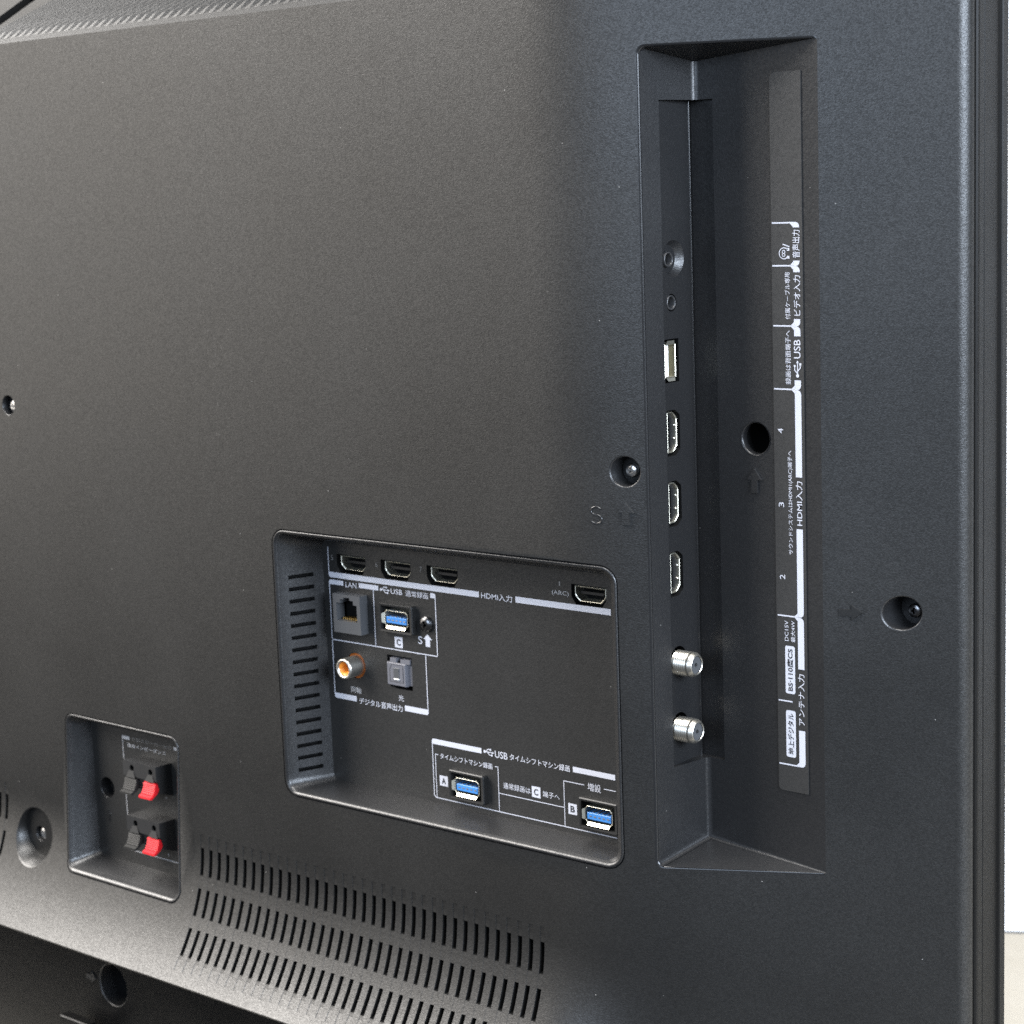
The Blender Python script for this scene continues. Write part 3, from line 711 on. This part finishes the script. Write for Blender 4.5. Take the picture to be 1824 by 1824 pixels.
# optical socket
f = fr_back(0, 0, 0)
b = MB(); bx_ = (OPT[0]+0.5, OPT[1]-2.3, OPT[2]+1.2, OPT[3]-2.4)
b.cbox(f, *bx_[:2], *bx_[2:], 16.0, 20, 0.25)
b.box(f, bx_[0]+1.3, bx_[0]+4.2, bx_[3], OPT[3]-0.8, 16.5, 20); b.box(f, bx_[0]+6.2, bx_[1]+1.6, bx_[3], OPT[3]-0.9, 16.6, 20)
b.box(f, bx_[1], OPT[1]-0.35, OPT[2]+1.6, OPT[3]-2.8, 17.4, 20)
opt = b.make('optical_socket', 'shutter', tv, label='grey square optical socket with a closed shutter')
b = MB(); c0, c1, e0, e1 = bx_[0]+1.7, bx_[1]-1.3, bx_[2]+1.5, bx_[3]-0.7
hs = [(c0, e0), (c1, e0), (c1, e1-0.2), (c1-0.9, e1), (c0+1.0, e1), (c0, e1-1.6)]
b.grid([[f(a, c_, 15.9) for a, c_ in [( (c0+c1)/2+(a-(c0+c1)/2)*1.07, (e0+e1)/2+(c_-(e0+e1)/2)*1.05) for a, c_ in hs]], [f(a, c_, 15.97) for a, c_ in hs]], closed=True)
b.make('shutter_edge', 'dink', opt)
b = MB(); b.prism(hs, f, 15.93, 16.3); b.make('shutter', 'shutter', opt)
b = MB(); b.cbox(f, c0+1.8, c1-1.6, e0+1.3, e1-1.0, 15.70, 16.0, 0.12); b.make('shutter_tab', 'greybox', opt)
b = MB(); b.cbox(f, c0+1.9, c1-1.5, e0+0.8, e0+1.25, 15.45, 16.0, 0.1); b.make('shutter_ridge', 'white', opt)

# ---------------------------------------------------------------- the long side trench
YC, XC = 30.6, 77.5                                # flat bottom of the trench and its left corner
NZ0, NZ1, NX1 = -14.0, 191.4, 84.0                  # notch the side sockets look out of
XP, YP = 74.0, 15.2                                # socket strip
def wallx(y): return TRX0+(y-6.8)*(XC-TRX0)/(YC-6.8)
def zb(y): return TRZ0+max(0, (y-6.8))/(YC-6.8)*3.7
def zt(y): return TRZ1-max(0, (y-6.8))/(YC-6.8)*3.9
b = MB()
def wcol(y): return (wallx(y), y)
ys_f = [6.8+EB, 10, 13.5, YP]
ys_b = [YP, 21, 26, YC]
def strip(ys, z0f, z1f):
    b.grid([[(wallx(y), y, z0f(y)) for y in ys], [(wallx(y), y, z1f(y)) for y in ys]])
strip(ys_f, zb, lambda y: NZ0); strip(ys_f, lambda y: NZ0, lambda y: NZ1); strip(ys_f, lambda y: NZ1, zt)
strip(ys_b, zb, lambda y: NZ0); strip(ys_b, lambda y: NZ1, zt)
# step from the wall down to the socket strip, and the notch ends
b.face([(wallx(YP), YP, NZ0), (wallx(YP), YP, NZ1), (XP, YP+0.4, NZ1), (XP, YP+0.4, NZ0)])
for z in (NZ0, NZ1):
    b.face([(wallx(YP), YP, z), (XP, YP+0.4, z), (XP, 32.9, z), (NX1, 32.9, z), (NX1, YC, z), (XC, YC, z)])
# bottom and top ends of the trench
def surf_edge(z, n=14): return [(TRX0+(TRX1-TRX0)*i/n, S(TRX0+(TRX1-TRX0)*i/n, z), z) for i in range(n+1)]
def endface(zed, zc, sgn):
    e = surf_edge(zed); n = len(e)
    e2 = [(x, y+0.45 if i < n-1 else y, zed+sgn*0.0) for i, (x, y, z_) in enumerate(e)]
    inner = []
    for i in range(n):
        t = i/(n-1); inner.append((XC+(TRX1-XC)*t, YC+(S(TRX1, 0)-YC)*t, zc+(zed-zc)*t))
    rws = []
    for k in range(5):
        s_ = k/4; rws.append([tuple(p0[q]+(p1[q]-p0[q])*s_ for q in range(3)) for p0, p1 in zip(e2, inner)])
    b.grid(rws)
endface(TRZ0, zb(YC), 1); endface(TRZ1, zt(YC), -1)
trench = b.make('side_trench', 'inner', tv)
# rounded mouth edge: left side, bottom and top
b = MB(); rws = []
lp = rrect(TRX0-EB, TRX1, TRZ0-EB, TRZ1+EB, (2.6, 0.8, 1.2, 2.6), 6)
li = rrect(TRX0, TRX1, TRZ0, TRZ1, (2.2, 0.5, 0.7, 2.2), 6)
for k in range(6):
    a = math.pi/2*k/5
    rws.append([(x0+(x1-x0)*math.sin(a), S(x0+(x1-x0)*math.sin(a), z0+(z1-z0)*math.sin(a))+(EB*(1-math.cos(a)) if x0 < TRX1-2 else 0), z0+(z1-z0)*math.sin(a)) for (x0, z0), (x1, z1) in zip(lp, li)])
rws.append([(x, y+(1.4 if x < TRX1-2 else 0.4), z) for x, y, z in rws[-1]])
b.grid(rws, closed=True)
o = b.make('trench_edge', 'edge', trench, smooth=True)
# concave fillets where the trench's faces meet
def fillet(name, P, Q, dA, dB, r, n=6, r2=None):
    b = MB(); rows = []
    for i in range(13):
        t = i/12; p = Vector(P).lerp(Vector(Q), t); rr = r+((r2 if r2 is not None else r)-r)*t; row = []
        for k in range(n+1):
            s_ = k/n; A_ = p+Vector(dA)*rr; B_ = p+Vector(dB)*rr
            row.append(tuple((1-s_)**2*A_+2*s_*(1-s_)*p+s_*s_*B_))
        rows.append(row)
    b.grid(rows); return b.make(name, 'inner', trench, smooth=True)
dW = Vector((wallx(6.8)-XC, 6.8-YC, 0)).normalized()
fillet('corner_fillet', (XC, YC, zb(YC)), (XC, YC, NZ0), dW, (1, 0, 0), 1.5)
fillet('corner_fillet', (XC, YC, NZ1), (XC, YC, zt(YC)), dW, (1, 0, 0), 1.5)
fillet('corner_fillet', (XC, YC, zb(YC)), (TRX1, S(TRX1, 0), TRZ0), (0.0, 0, 1), (0.02, -0.99, -0.13), 1.3, r2=0.5)
fillet('corner_fillet', (wallx(7.5), 7.5, zb(7.5)), (XC, YC, zb(YC)), (0, 0, 1), (1, 0.0, 0), 1.6)
# flat bottom with the notch and a deep screw hole
TH = (97.5, 89.3, 5.1)
fl_out = [(XC, zb(YC)), (TRX1, TRZ0), (TRX1, TRZ1), (XC, zt(YC)), (XC, NZ1), (NX1, NZ1), (NX1, NZ0), (XC, NZ0)]
TARW = arrow(97.1, 76.3, 3.9, 2.7, math.pi/2)
p2, tri = sheet(fl_out, [circle(*TH)], [(100, z) for z in range(-20, 200, 20)])
tfl = part('trench_floor', [(x, YC+(S(TRX1, 0)-YC)*max(0, (x-XC)/(TRX1-XC)), z) for x, z in p2], tri, 'inner', tv)
screw_well(*TH, lambda x, z: YC, 22, 'void', tv, 0.01)
b = MB(); n = 36
b.grid([[(TH[0]+r_*math.cos(2*math.pi*k/n), YC-0.02+d, TH[1]+r_*math.sin(2*math.pi*k/n)) for k in range(n)] for r_, d in ((TH[2]+0.15, -0.02), (TH[2]-0.12, 0.1), (TH[2]-0.32, 0.5), (TH[2]-0.35, 2.5))], closed=True)
b.make('hole_edge', 'inner', tfl, smooth=True)
raised('moulded_arrow', TARW, lambda x, z: YC, 0.55, 'inner', tfl)
b = MB(); b.face([(NX1, YC, NZ0), (NX1, YC, NZ1), (NX1, 32.9, NZ1), (NX1, 32.9, NZ0)]); b.face([(XP-6, 32.9, NZ0), (NX1, 32.9, NZ0), (NX1, 32.9, NZ1), (XP-6, 32.9, NZ1)])
b.make('notch_wall', 'inner', trench)

# socket strip: upright plate with openings, its far edge rounded over
SPY1 = 32.3
SH = [(91.0), (69.0), (46.9)]                      # HDMI heights
so = [(YP+0.4, NZ0), (SPY1, NZ0), (SPY1, NZ1), (YP+0.4, NZ1)]
fs = []
def hd_side(z, g): return [(20.9-c_*1.0, z+a) for a, c_ in hdmi_outline(g)]
for z in SH: fs.append(hd_side(z, 0.75))
fs.append([(17.05, 106.6), (24.4, 106.6), (24.4, 119.9), (17.05, 119.9)])
DISH = (22.6, 144.2, 5.6); fs.append(circle(*DISH, 40)); fs.append(circle(21.1, 130.9, 2.7, 28))
FC = [(20.5, 18.6), (20.5, -2.8)]
for y, z in FC: fs.append(circle(y+0.2, z+0.7, 4.5, 32) if z+0.7-4.5 > NZ0 else circle(y, z, 4.4, 32))
p2, tri = sheet(so, fs, [(25, z) for z in range(-5, 190, 15)])
sv = [(XP, y, z) for y, z in p2]
strip_o = part('socket_strip', sv, tri, 'inner', tv)
b = MB(); rws = []
for z in (NZ0, NZ1):
    rws.append([(XP-0.05+0.42*math.sin(a)*1.0, SPY1-0.42*math.cos(a), z) for a in [math.pi*k/8 for k in range(9)]])
b.grid(rws); b.make('strip_edge', 'edge', strip_o, smooth=True)
for h in fs:
    if h is fs[4]: continue
    b = MB(); b.grid([[(XP, y, z) for y, z in h], [(XP-7, y, z) for y, z in h]], closed=True); b.face([(XP-7, y, z) for y, z in h])
    b.make('opening_liner', 'void', strip_o)
for z, n in zip(SH, ('upright HDMI socket marked 4, uppermost in the side trench', 'upright HDMI socket marked 3, middle one in the side trench', 'upright HDMI socket marked 2, lowest in the side trench')):
    hdmi(fr_side(XP-1.2, 21.8, z), n, True)
# side USB socket, white tongue
f = fr_side(XP-0.4, 20.6, 113.2)
sh = [(-5.2, -2.9), (5.2, -2.9), (5.2, 2.9), (-5.2, 2.9)]; s2 = [(a*0.94, c_*0.86) for a, c_ in sh]
b = MB(); b.ring(sh, s2, f, 0, 5)
b.face([f(-5.2, -2.2, 0), f(-6.2, -1.8, -0.4), f(-6.2, 1.8, -0.4), f(-5.2, 2.2, 0)]); b.face([f(5.2, -2.2, 0), f(5.2, 2.2, 0), f(6.2, 1.8, -0.3), f(6.2, -1.8, -0.3)])
us = b.make('usb_socket', 'shell', tv, label='upright silver USB socket with a white tongue in the side trench')
b = MB(); b.cbox(f, -4.8, 4.8, 0.7, 2.45, 0.25, 5, 0.1); b.make('white_tongue', 'white', us)
b = MB(); b.face([f(a, c_, 2.6) for a, c_ in s2]); b.make('socket_back', 'olive', us)
b = MB()
for a in (-2.6, 2.6): b.lathe([(0.6, 3.0), (0.6, 0.6), (0.3, 0.35)], f, 12, a, 0.35, cap1=True)
b.make('spring_contact', 'nickel', us, smooth=True)
# audio jacks; the upper one sits in a shallow dish
b = MB(); n = 40
rws = [[(XP-d, DISH[0]+(-1.2 if i == 2 else 0)*1.0+r_*math.cos(2*math.pi*k/n), DISH[1]+r_*math.sin(2*math.pi*k/n)) for k in range(n)] for i, (r_, d) in enumerate(((5.6, 0), (5.3, 0.25), (4.2, 1.5)))]
b.grid(rws, closed=True)
p2, tri = sheet([(p[1], p[2]) for p in rws[2]], [circle(20.5, 144.0, 2.4, 28)])
n0 = len(b.v); b.v += [(XP-1.5, y, z) for y, z in p2]; b.f += [tuple(n0+i for i in t) for t in tri]; b.m += [0]*len(tri)
b.make('jack_dish', 'inner', strip_o, smooth=False)
def jack(y, z, x, label):
    f = fr_side(x, y, z)
    b = MB(); b.lathe([(2.3, 2.0), (2.3, 0.0), (2.1, -0.25), (1.95, -0.2), (1.75, 0.3), (1.7, 5)], f, 32)
    j = b.make('audio_jack', 'jackp', tv, smooth=True, label=label)
    b = MB(); b.lathe([(1.72, 1.6), (0.01, 1.6)], f, 20); b.make('jack_bore', 'void', j)
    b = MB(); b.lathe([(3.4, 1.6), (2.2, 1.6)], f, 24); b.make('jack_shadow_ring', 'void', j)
jack(20.5, 144.0, XP-0.3, 'round headphone jack set in a shallow dish'); jack(21.1, 130.9, XP-0.05, 'round video input jack below the headphone jack')
# threaded aerial sockets
def fcon(y, z, label):
    f = lambda a, c_, w: (XP+w, y-c_, z+a)
    prof = [(3.7, -4)]; w = -0.4
    for i in range(7): prof += [(3.55, w), (4.0, w+0.30), (4.0, w+0.46), (3.55, w+0.76)]; w += 0.78
    prof += [(3.70, 5.2), (3.9, 5.45), (3.9, 6.0), (3.35, 6.9), (3.15, 7.2), (2.85, 7.25), (2.72, 7.0)]
    b = MB(); b.lathe(prof, f, 44); o = b.make('aerial_socket', 'nickel', tv, smooth=False, label=label)
    for p in o.data.polygons: p.use_smooth = True
    b = MB(); b.lathe([(2.75, 6.75), (0.7, 6.75), (0.5, 6.2), (0.01, 6.2)], f, 28); d = b.make('socket_insulator', 'greybox', o)
    b = MB(); b.lathe([(0.42, 6.7), (0.42, 6.95), (0.01, 7.0)], f, 12, 0.0, -0.1); b.make('centre_contact', 'steel', o)
fcon(*FC[0], 'threaded silver aerial socket, upper one of the pair'); fcon(*FC[1], 'threaded silver aerial socket, lower one of the pair')

# ---------------------------------------------------------------- strip label
pl_out = rrect(104.2, 114.85, -20.0, 197.8, (1.4, 0.15, 0.15, 2.2), 5)
b = MB(); fo_ = fr_back()
b.prism(pl_out, fo_, 30.46, 30.75)
lab = b.make('label_strip', 'film', tv, label='dark strip label with white print on the trench floor')
LS = lambda x: 114.0-x                               # x on the trench -> height above the label's baseline edge
def LT(body, z0, z1, x0, x1, mat='print', weight=0.003): return text(body, PL, z0, z1, LS(x1), LS(x0), lab, mat, weight)
def LR(x0, x1, z0, z1): return rc(z0, z1, LS(x1), LS(x0))
def lline(x0, x1, z, w=0.45): return LR(x0, x1, z-w/2, z+w/2)
def bump_bar(z0, z1, lo, hi):
    """thick bar at the label's right edge, with its outer corner rounded at ends lo / hi"""
    r = 1.3; x0, x1 = 111.75, 113.95; pts = [(z0, LS(x0))]
    q0, q1 = LS(x1), LS(x0)
    p = []
    p += [(z0+r-r*math.cos(math.radians(a)), q0+r-r*math.sin(math.radians(a))) for a in (0, 30, 60, 90)] if lo else [(z0, q0)]
    p += [(z1-r+r*math.sin(math.radians(a)), q0+r-r*math.cos(math.radians(a))) for a in (0, 30, 60, 90)] if hi else [(z1, q0)]
    p += [(z1, q1), (z0, q1)]
    return p
def web(z, s_):
    """small curved web between a divider line and the bar"""
    return [(z, LS(110.6)), (z, LS(111.9)), (z+s_*1.2, LS(111.9))]
printed('printed_bracket', PL, [lline(104.5, 111.9, 154.1), bump_bar(152.7, 154.3, False, True), web(154.0, -1)], lab)
printed('printed_bracket', PL, [lline(104.5, 111.9, 141.5), bump_bar(139.6, 141.4, False, True), bump_bar(141.4, 143.0, True, False), web(141.4, -1), web(141.6, 1)], lab)
printed('printed_bracket', PL, [lline(104.5, 111.9, 123.7), bump_bar(120.7, 123.6, False, True), bump_bar(123.6, 125.8, True, False), web(123.6, -1), web(123.8, 1)], lab)
printed('printed_bracket', PL, [lline(104.5, 111.9, 104.8), bump_bar(78.4, 104.7, False, True), bump_bar(104.7, 107.6, True, False), web(104.7, -1), web(104.9, 1)], lab)
printed('printed_bracket', PL, [lline(104.6, 111.9, 35.4), bump_bar(35.4, 62.6, True, False), bump_bar(19.2, 35.3, False, True), web(35.3, -1), web(35.5, 1)], lab)
printed('printed_bracket', PL, [lline(104.5, 112.2, -11.5), bump_bar(-11.7, -0.1, True, False), web(-11.4, 1), lline(104.6, 109.6, 8.65)], lab)
LT('音声出力', 143.8, 152.0, 111.5, 114.1, weight=0.007)
LT('付属ケーブル専用', 125.7, 139.5, 108.7, 110.5)
LT('ビデオ入力', 126.8, 138.7, 111.7, 114.1, weight=0.007)
LT('録画は背面端子へ', 106.3, 122.4, 108.6, 110.5)
LT('USB', 114.1, 119.7, 111.6, 113.9, weight=0.007)
trident(PL, 108.4, 113.6, LS(112.8), 2.7, lab)
for ch, z in (('4', 92.2), ('3', 69.7), ('2', 47.4)): LT(ch, z-0.75, z+0.75, 105.6, 107.5)
LT('サウンドシステムはHDMI1(ARC)端子へ', 54.6, 86.4, 108.9, 110.7)
LT('HDMI入力', 63.7, 77.2, 111.7, 114.0, weight=0.007)
LT('DC15V', 27.6, 33.9, 107.1, 108.4); LT('最大4W', 27.4, 34.0, 109.3, 110.8)
LT('アンテナ入力', 1.6, 17.7, 111.6, 113.9, weight=0.007)
def rbox(x0, x1, z0, z1): return [(a, c_) for a, c_ in rrect(z0, z1, LS(x1), LS(x0), 0.6, 3)]
for body, z0, z1 in (('BS·110度CS', 11.1, 26.1), ('地上デジタル', -9.0, 5.8)):
    printed('printed_box', PL, [rbox(107.15, 110.6, z0, z1)], lab, off=0.06)
    text(body, PL, z0+0.9, z1-0.9, LS(109.95), LS(107.8), lab, 'dink', 0.02, off=0.11)
# headphone pictogram and the slash
def arcband(cx, cy, r0, r1, a0_, a1_, n=14):
    out = []
    for i in range(n):
        t0 = math.radians(a0_+(a1_-a0_)*i/n); t1 = math.radians(a0_+(a1_-a0_)*(i+1)/n)
        out.append([(cx+r0*math.cos(t0), cy+r0*math.sin(t0)), (cx+r1*math.cos(t0), cy+r1*math.sin(t0)), (cx+r1*math.cos(t1), cy+r1*math.sin(t1)), (cx+r0*math.cos(t1), cy+r0*math.sin(t1))])
    return out
hc = (145.15, LS(108.6))
printed('headphone_symbol', PL, arcband(hc[0], hc[1], 1.5, 1.78, -50, 230)+arcband(hc[0]-0.45, hc[1]+0.1, 0.35, 0.6, 0, 360, 10)+arcband(hc[0]+0.45, hc[1]+0.1, 0.35, 0.6, 0, 360, 10)
        + [rc(hc[0]-1.55, hc[0]-0.75, hc[1]-1.9, hc[1]-1.0), rc(hc[0]+0.75, hc[0]+1.55, hc[1]-1.9, hc[1]-1.0)]+stroke_polys([((147.1, LS(110.4)), (147.8, LS(108.3)))], 0.3), lab)

# embossed S beside its screw
def bead(name, pts, r, parent, mat):
    b = MB(); rows = []
    for i, (x, z) in enumerate(pts):
        a, c_ = pts[max(i-1, 0)], pts[min(i+1, len(pts)-1)]; d = math.hypot(c_[0]-a[0], c_[1]-a[1]); nx, nz = -(c_[1]-a[1])/d, (c_[0]-a[0])/d
        rows.append([(x+nx*r*math.cos(t), S(x, z)-r*math.sin(t)+0.02, z+nz*r*math.cos(t)) for t in [math.pi*k/6 for k in range(7)]])
    b.grid(rows); return b.make(name, mat, parent, smooth=True)
sp_ = [(57.55+1.75*math.cos(math.radians(a)), 68.15+1.25*math.sin(math.radians(a))) for a in range(30, 271, 20)]
sp_ += [(57.55+1.85*math.cos(math.radians(a)), 65.55+1.35*math.sin(math.radians(a))) for a in range(90, -151, -20)]
bead('moulded_letter', sp_, 0.28, housing, 'edge')

# ---------------------------------------------------------------- speaker terminals
p2, tri = sheet(rrect(SPK[0]+5.2, SPK[1]-3.8, SPK[2]+4.4, SPK[3]-3.8, 2, 4), [circle(-202.0, -66.2, 4.4, 32)])
spl = part('speaker_plate', [(x, YS, z) for x, z in p2], tri, 'panel', tv)
w = screw_well(-202.0, -66.2, 4.4, lambda x, z: YS, 5, 'inner', tv, 0.4, 32)
cross_screw('screw', fr_back(-201.8, 12.6, -66.3), 2.5, 'screw', w)
raised('moulded_arrow', arrow(-202.3, -77.8, 2.6, 1.6, math.pi/2), lambda x, z: YS, 0.25, 'inner', spl)
printed('printed_frame', PS, [rc(-190.4, -185.8, -43.95, -42.55), rc(-159.0, -156.6, -43.9, -42.5)]+stroke_polys([((-190.25, -43.9), (-190.25, -52.0)), ((-190.25, -66.4), (-190.25, -75.3)), ((-189.4, -90.0), (-151, -90.0))], 0.34), spl, 'grey')
text('外部スピーカー出力', PS, -184.4, -160.4, -44.0, -42.4, spl, 'faint')
text('適合インピーダンス', PS, -187.6, -164.0, -46.9, -45.2, spl, 'grey', 0.006)
text('+', PS, -166.2, -165.0, -64.8, -63.6, spl, 'grey'); text('-', PS, -175.0, -173.8, -64.3, -64.0, spl, 'grey')
text('+', PS, -166.8, -165.6, -88.3, -87.1, spl, 'grey')
def terminal(dz, label):
    x0, x1, yf_, zt_ = -181.0, -161.2, 1.0, -49.2+dz
    prof = [(YS, zt_-0.2), (yf_, zt_), (yf_, zt_-6.0), (yf_+1.0, zt_-6.4), (yf_+1.6, zt_-11.0), (YS, zt_-13.4)]
    # body with two wire holes in the front face
    b = MB()
    hls = [circle(-175.6, zt_-2.5, 1.25, 16), circle(-164.8+0.4, zt_-2.5, 1.25, 16)]
    p2, tri = sheet([(x0, zt_-6.0), (x1, zt_-6.0), (x1, zt_), (x0, zt_)], hls)
    b.v = [(x, yf_, z) for x, z in p2]; b.f = list(tri); b.m = [0]*len(tri)
    for i in range(len(prof)-1):
        if i == 1: continue
        (ya, za), (yb, zb_) = prof[i], prof[i+1]; b.face([(x0, ya, za), (x1, ya, za), (x1, yb, zb_), (x0, yb, zb_)])
    for x in (x0, x1): b.face([(x, y, z) for y, z in prof])
    t = b.make('speaker_terminal', 'blackp2', tv, label=label)
    b = MB()
    for h in hls: b.grid([[(x, yf_, z) for x, z in h], [(x, yf_+4, z) for x, z in h]], closed=True); b.face([(x, yf_+4, z) for x, z in h])
    b.make('wire_hole', 'void', t)
    for cx, mat in ((-176.4, 'lever'), (-165.0, 'red')):
        # funnel above each lever
        b = MB(); b.face([(cx-1.0, yf_-0.05, zt_-3.6), (cx+1.6, yf_-0.05, zt_-3.6), (cx+3.0, yf_-0.5, zt_-6.4), (cx-2.6, yf_-0.5, zt_-6.4)])
        b.make('wire_guide', 'greybox2', t)
        b = MB(); hw = 3.45; rws = []
        pr = [(yf_+0.6, zt_-6.7), (yf_-0.1, zt_-6.8)]
        for i in range(6):                                   # ribbed thumb face
            zz = zt_-7.1-i*0.68; yy = yf_-0.2-0.035*i*i-0.08*i
            pr += [(yy, zz), (yy-0.32, zz-0.3), (yy, zz-0.55)]
        pr += [(yf_-2.2, zt_-11.3), (yf_-3.2, zt_-11.7), (yf_-3.3, zt_-12.4), (yf_-2.4, zt_-12.6), (yf_+0.4, zt_-11.0), (yf_+1.6, zt_-9.5)]
        for x in (cx-hw, cx+hw): rws.append([(x, y, z) for y, z in pr])
        b.grid(rws)
        for r_ in rws: b.face(r_)
        b.make('lever', mat, t, label='red push lever' if mat == 'red' else 'dark grey push lever')
MAT['blackp2'] = simple('satin_black_terminal', (0.015, 0.015, 0.0155), 0.45, grain=0.05)
MAT['greybox2'] = simple('worn_terminal_edge', (0.016, 0.016, 0.016), 0.5)
terminal(0, 'upper speaker terminal with a red and a dark lever'); terminal(-22.6, 'lower speaker terminal with a red and a dark lever')
